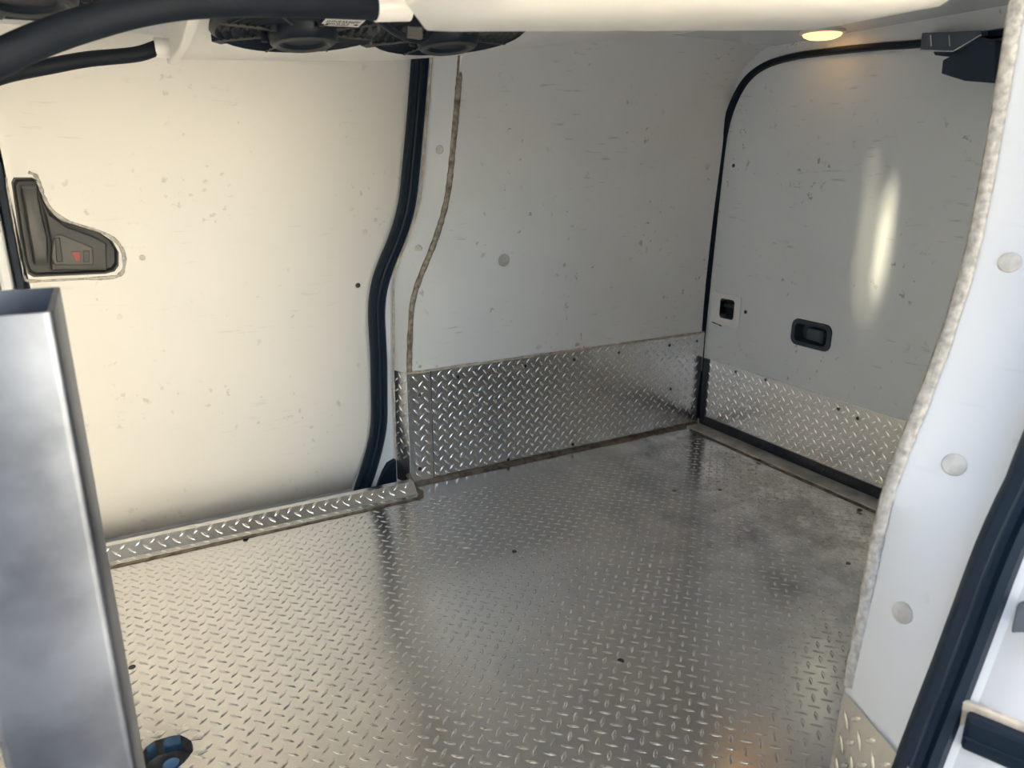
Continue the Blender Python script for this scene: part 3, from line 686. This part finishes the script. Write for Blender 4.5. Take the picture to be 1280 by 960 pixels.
for cx_, cy_ in ((-.04, .98), (.305, 1.215), (.545, 1.215)):
    f, P = fan(cx_, cy_)
    if cx_ < .5:
        u0, u1, v0, v1 = .012, .070, -.102, -.052
        lab = MB().prism([P(u0, v0, -.0195), P(u1, v0, -.0195), P(u1, v1, -.0195), P(u0, v1, -.0195)], (0, 0, -.001)).build('rating_label', 'label', f)
        lab['label'] = 'white printed label on the fan'
        ink = MB()
        def bar(a, b, c, d): ink.prism([P(a, c, -.0206), P(b, c, -.0206), P(b, d, -.0206), P(a, d, -.0206)], (0, 0, -.0004))
        bar(u0+.006, u0+.040, v1-.009, v1-.0075); bar(u0+.006, u0+.010, v1-.011, v1-.0055)
        xx = u0+.006
        while xx < u0+.040:
            wd_ = random.choice((.0018, .0026, .0032)); bar(xx, xx+wd_, v1-.0165, v1-.0135); xx += wd_+random.choice((.0008, .0008, .0025))
        bar(u1-.010, u1-.004, v1-.0145, v1-.0085)
        for rr_ in (.021, .025, .029):
            xx = u0+.004
            while xx < u1-.006:
                wd_ = random.choice((.0012, .002, .003)); bar(xx, xx+wd_, v1-rr_-.0015, v1-rr_); xx += wd_+random.choice((.0008, .002))
        ink.build('label_print', 'ink', lab)
# wiring connector between the fans
MB().tube(smooth_pts([(.37, 1.09, 1.083), (.40, 1.06, 1.055), (.44, 1.07, 1.053), (.47, 1.10, 1.085)], 5), .005, 8).build('cable', 'fan', ev_, smooth=True)
MB().box((.408, 1.050, 1.050), (.432, 1.070, 1.066)).build('connector', 'plastic_dark', ev_, bevel=.002)

# hoses
hA = MB().tube(smooth_pts([hp+Vector((.002, 0, 0))]+[onD(x, y, D) for x, y, D in ((350, 1, .785), (240, 3, .765), (170, 13, .75), (104, 31, .74), (50, 50, .735), (0, 73, .73), (-50, 103, .725), (-95, 160, .72))]+[Vector(p) for p in ((-.312, .66, .62), (-.322, .64, .35), (-.322, .64, .004))], 8), .0165, 18).build('drain_hose', 'hose', smooth=True)
tag(hA, 'thick black drain hose fixed to the near white tray', 'hose')
P0 = Vector((.128, 1.545, 1.080))
pA = [P0+Vector((.012, 0, 0)), P0]+[onY(x, y, Y) for x, y, Y in ((170, 68, 1.535), (110, 74, 1.53), (60, 83, 1.52), (10, 93, 1.52), (-60, 112, 1.50))]+[Vector((-.345, 1.47, .95))]
hB = MB().tube(smooth_pts(pA, 8), .0125, 18).build('drain_hose', 'hose', smooth=True)
tag(hB, 'thin-looking black drain hose running from the far tray to the bulkhead', 'hose')
# ceiling lamp
lm = empty('ceiling_lamp'); tag(lm, 'small lit amber dome lamp above the rear door seal', 'lamp')
lc_ = Vector((1.680, 1.415, ZC))
MB().lathe([(.056, .001), (.056, -.004), (.050, -.007)], lc_, (0, 0, 1), 28).build('lamp_rim', 'plastic_white', lm, smooth=True)
MB().lathe([(.049, -.005), (.045, -.012), (.034, -.017), (.018, -.019), (.0005, -.0195)], lc_, (0, 0, 1), 28).build('lens', 'lens', lm, smooth='all')

# ------------------------------------------------------------------ outside
gr = MB().box((-14, -14, -.62), (14, 14, -.60)).build('ground', 'ground'); tag(gr, 'sunlit grey asphalt ground outside the van', kind='structure')
bl = empty('bounce_wall'); tag(bl, 'added unseen cream block bouncing warm sunlight into the van', kind='structure')  # out of view, added to throw warm bounce on the far door
MB().box((.6, -9, -.6), (15, -4.0, 3.6)).build('outer_wall', 'render', bl)
MB().box((.55, -9, -.6), (15, -3.97, -.25)).build('plinth', 'ground', bl)
MB().box((.45, -9, 3.6), (15, -3.85, 3.75)).build('roof_edge', 'paint', bl)
ap = MB().box((.5, -4.0, -.62), (15, -.9, -.585)).build('bounce_slab', 'concrete'); tag(ap, 'added unseen pale concrete slab bouncing sunlight up into the van', kind='structure')  # out of view, added to bounce sunlight onto the near tray
gb = empty('sky_blocker'); tag(gb, 'added unseen tall grey block hiding part of the sky ahead of the van', kind='structure')  # out of view, added to dim the sky on pillar and post
MB().box((-10, -14, -.6), (-4.6, -.4, 7.0)).build('outer_wall', 'greyrender', gb)
MB().box((-10, -14, 7.0), (-4.5, -.3, 7.2)).build('roof_edge', 'paint', gb)
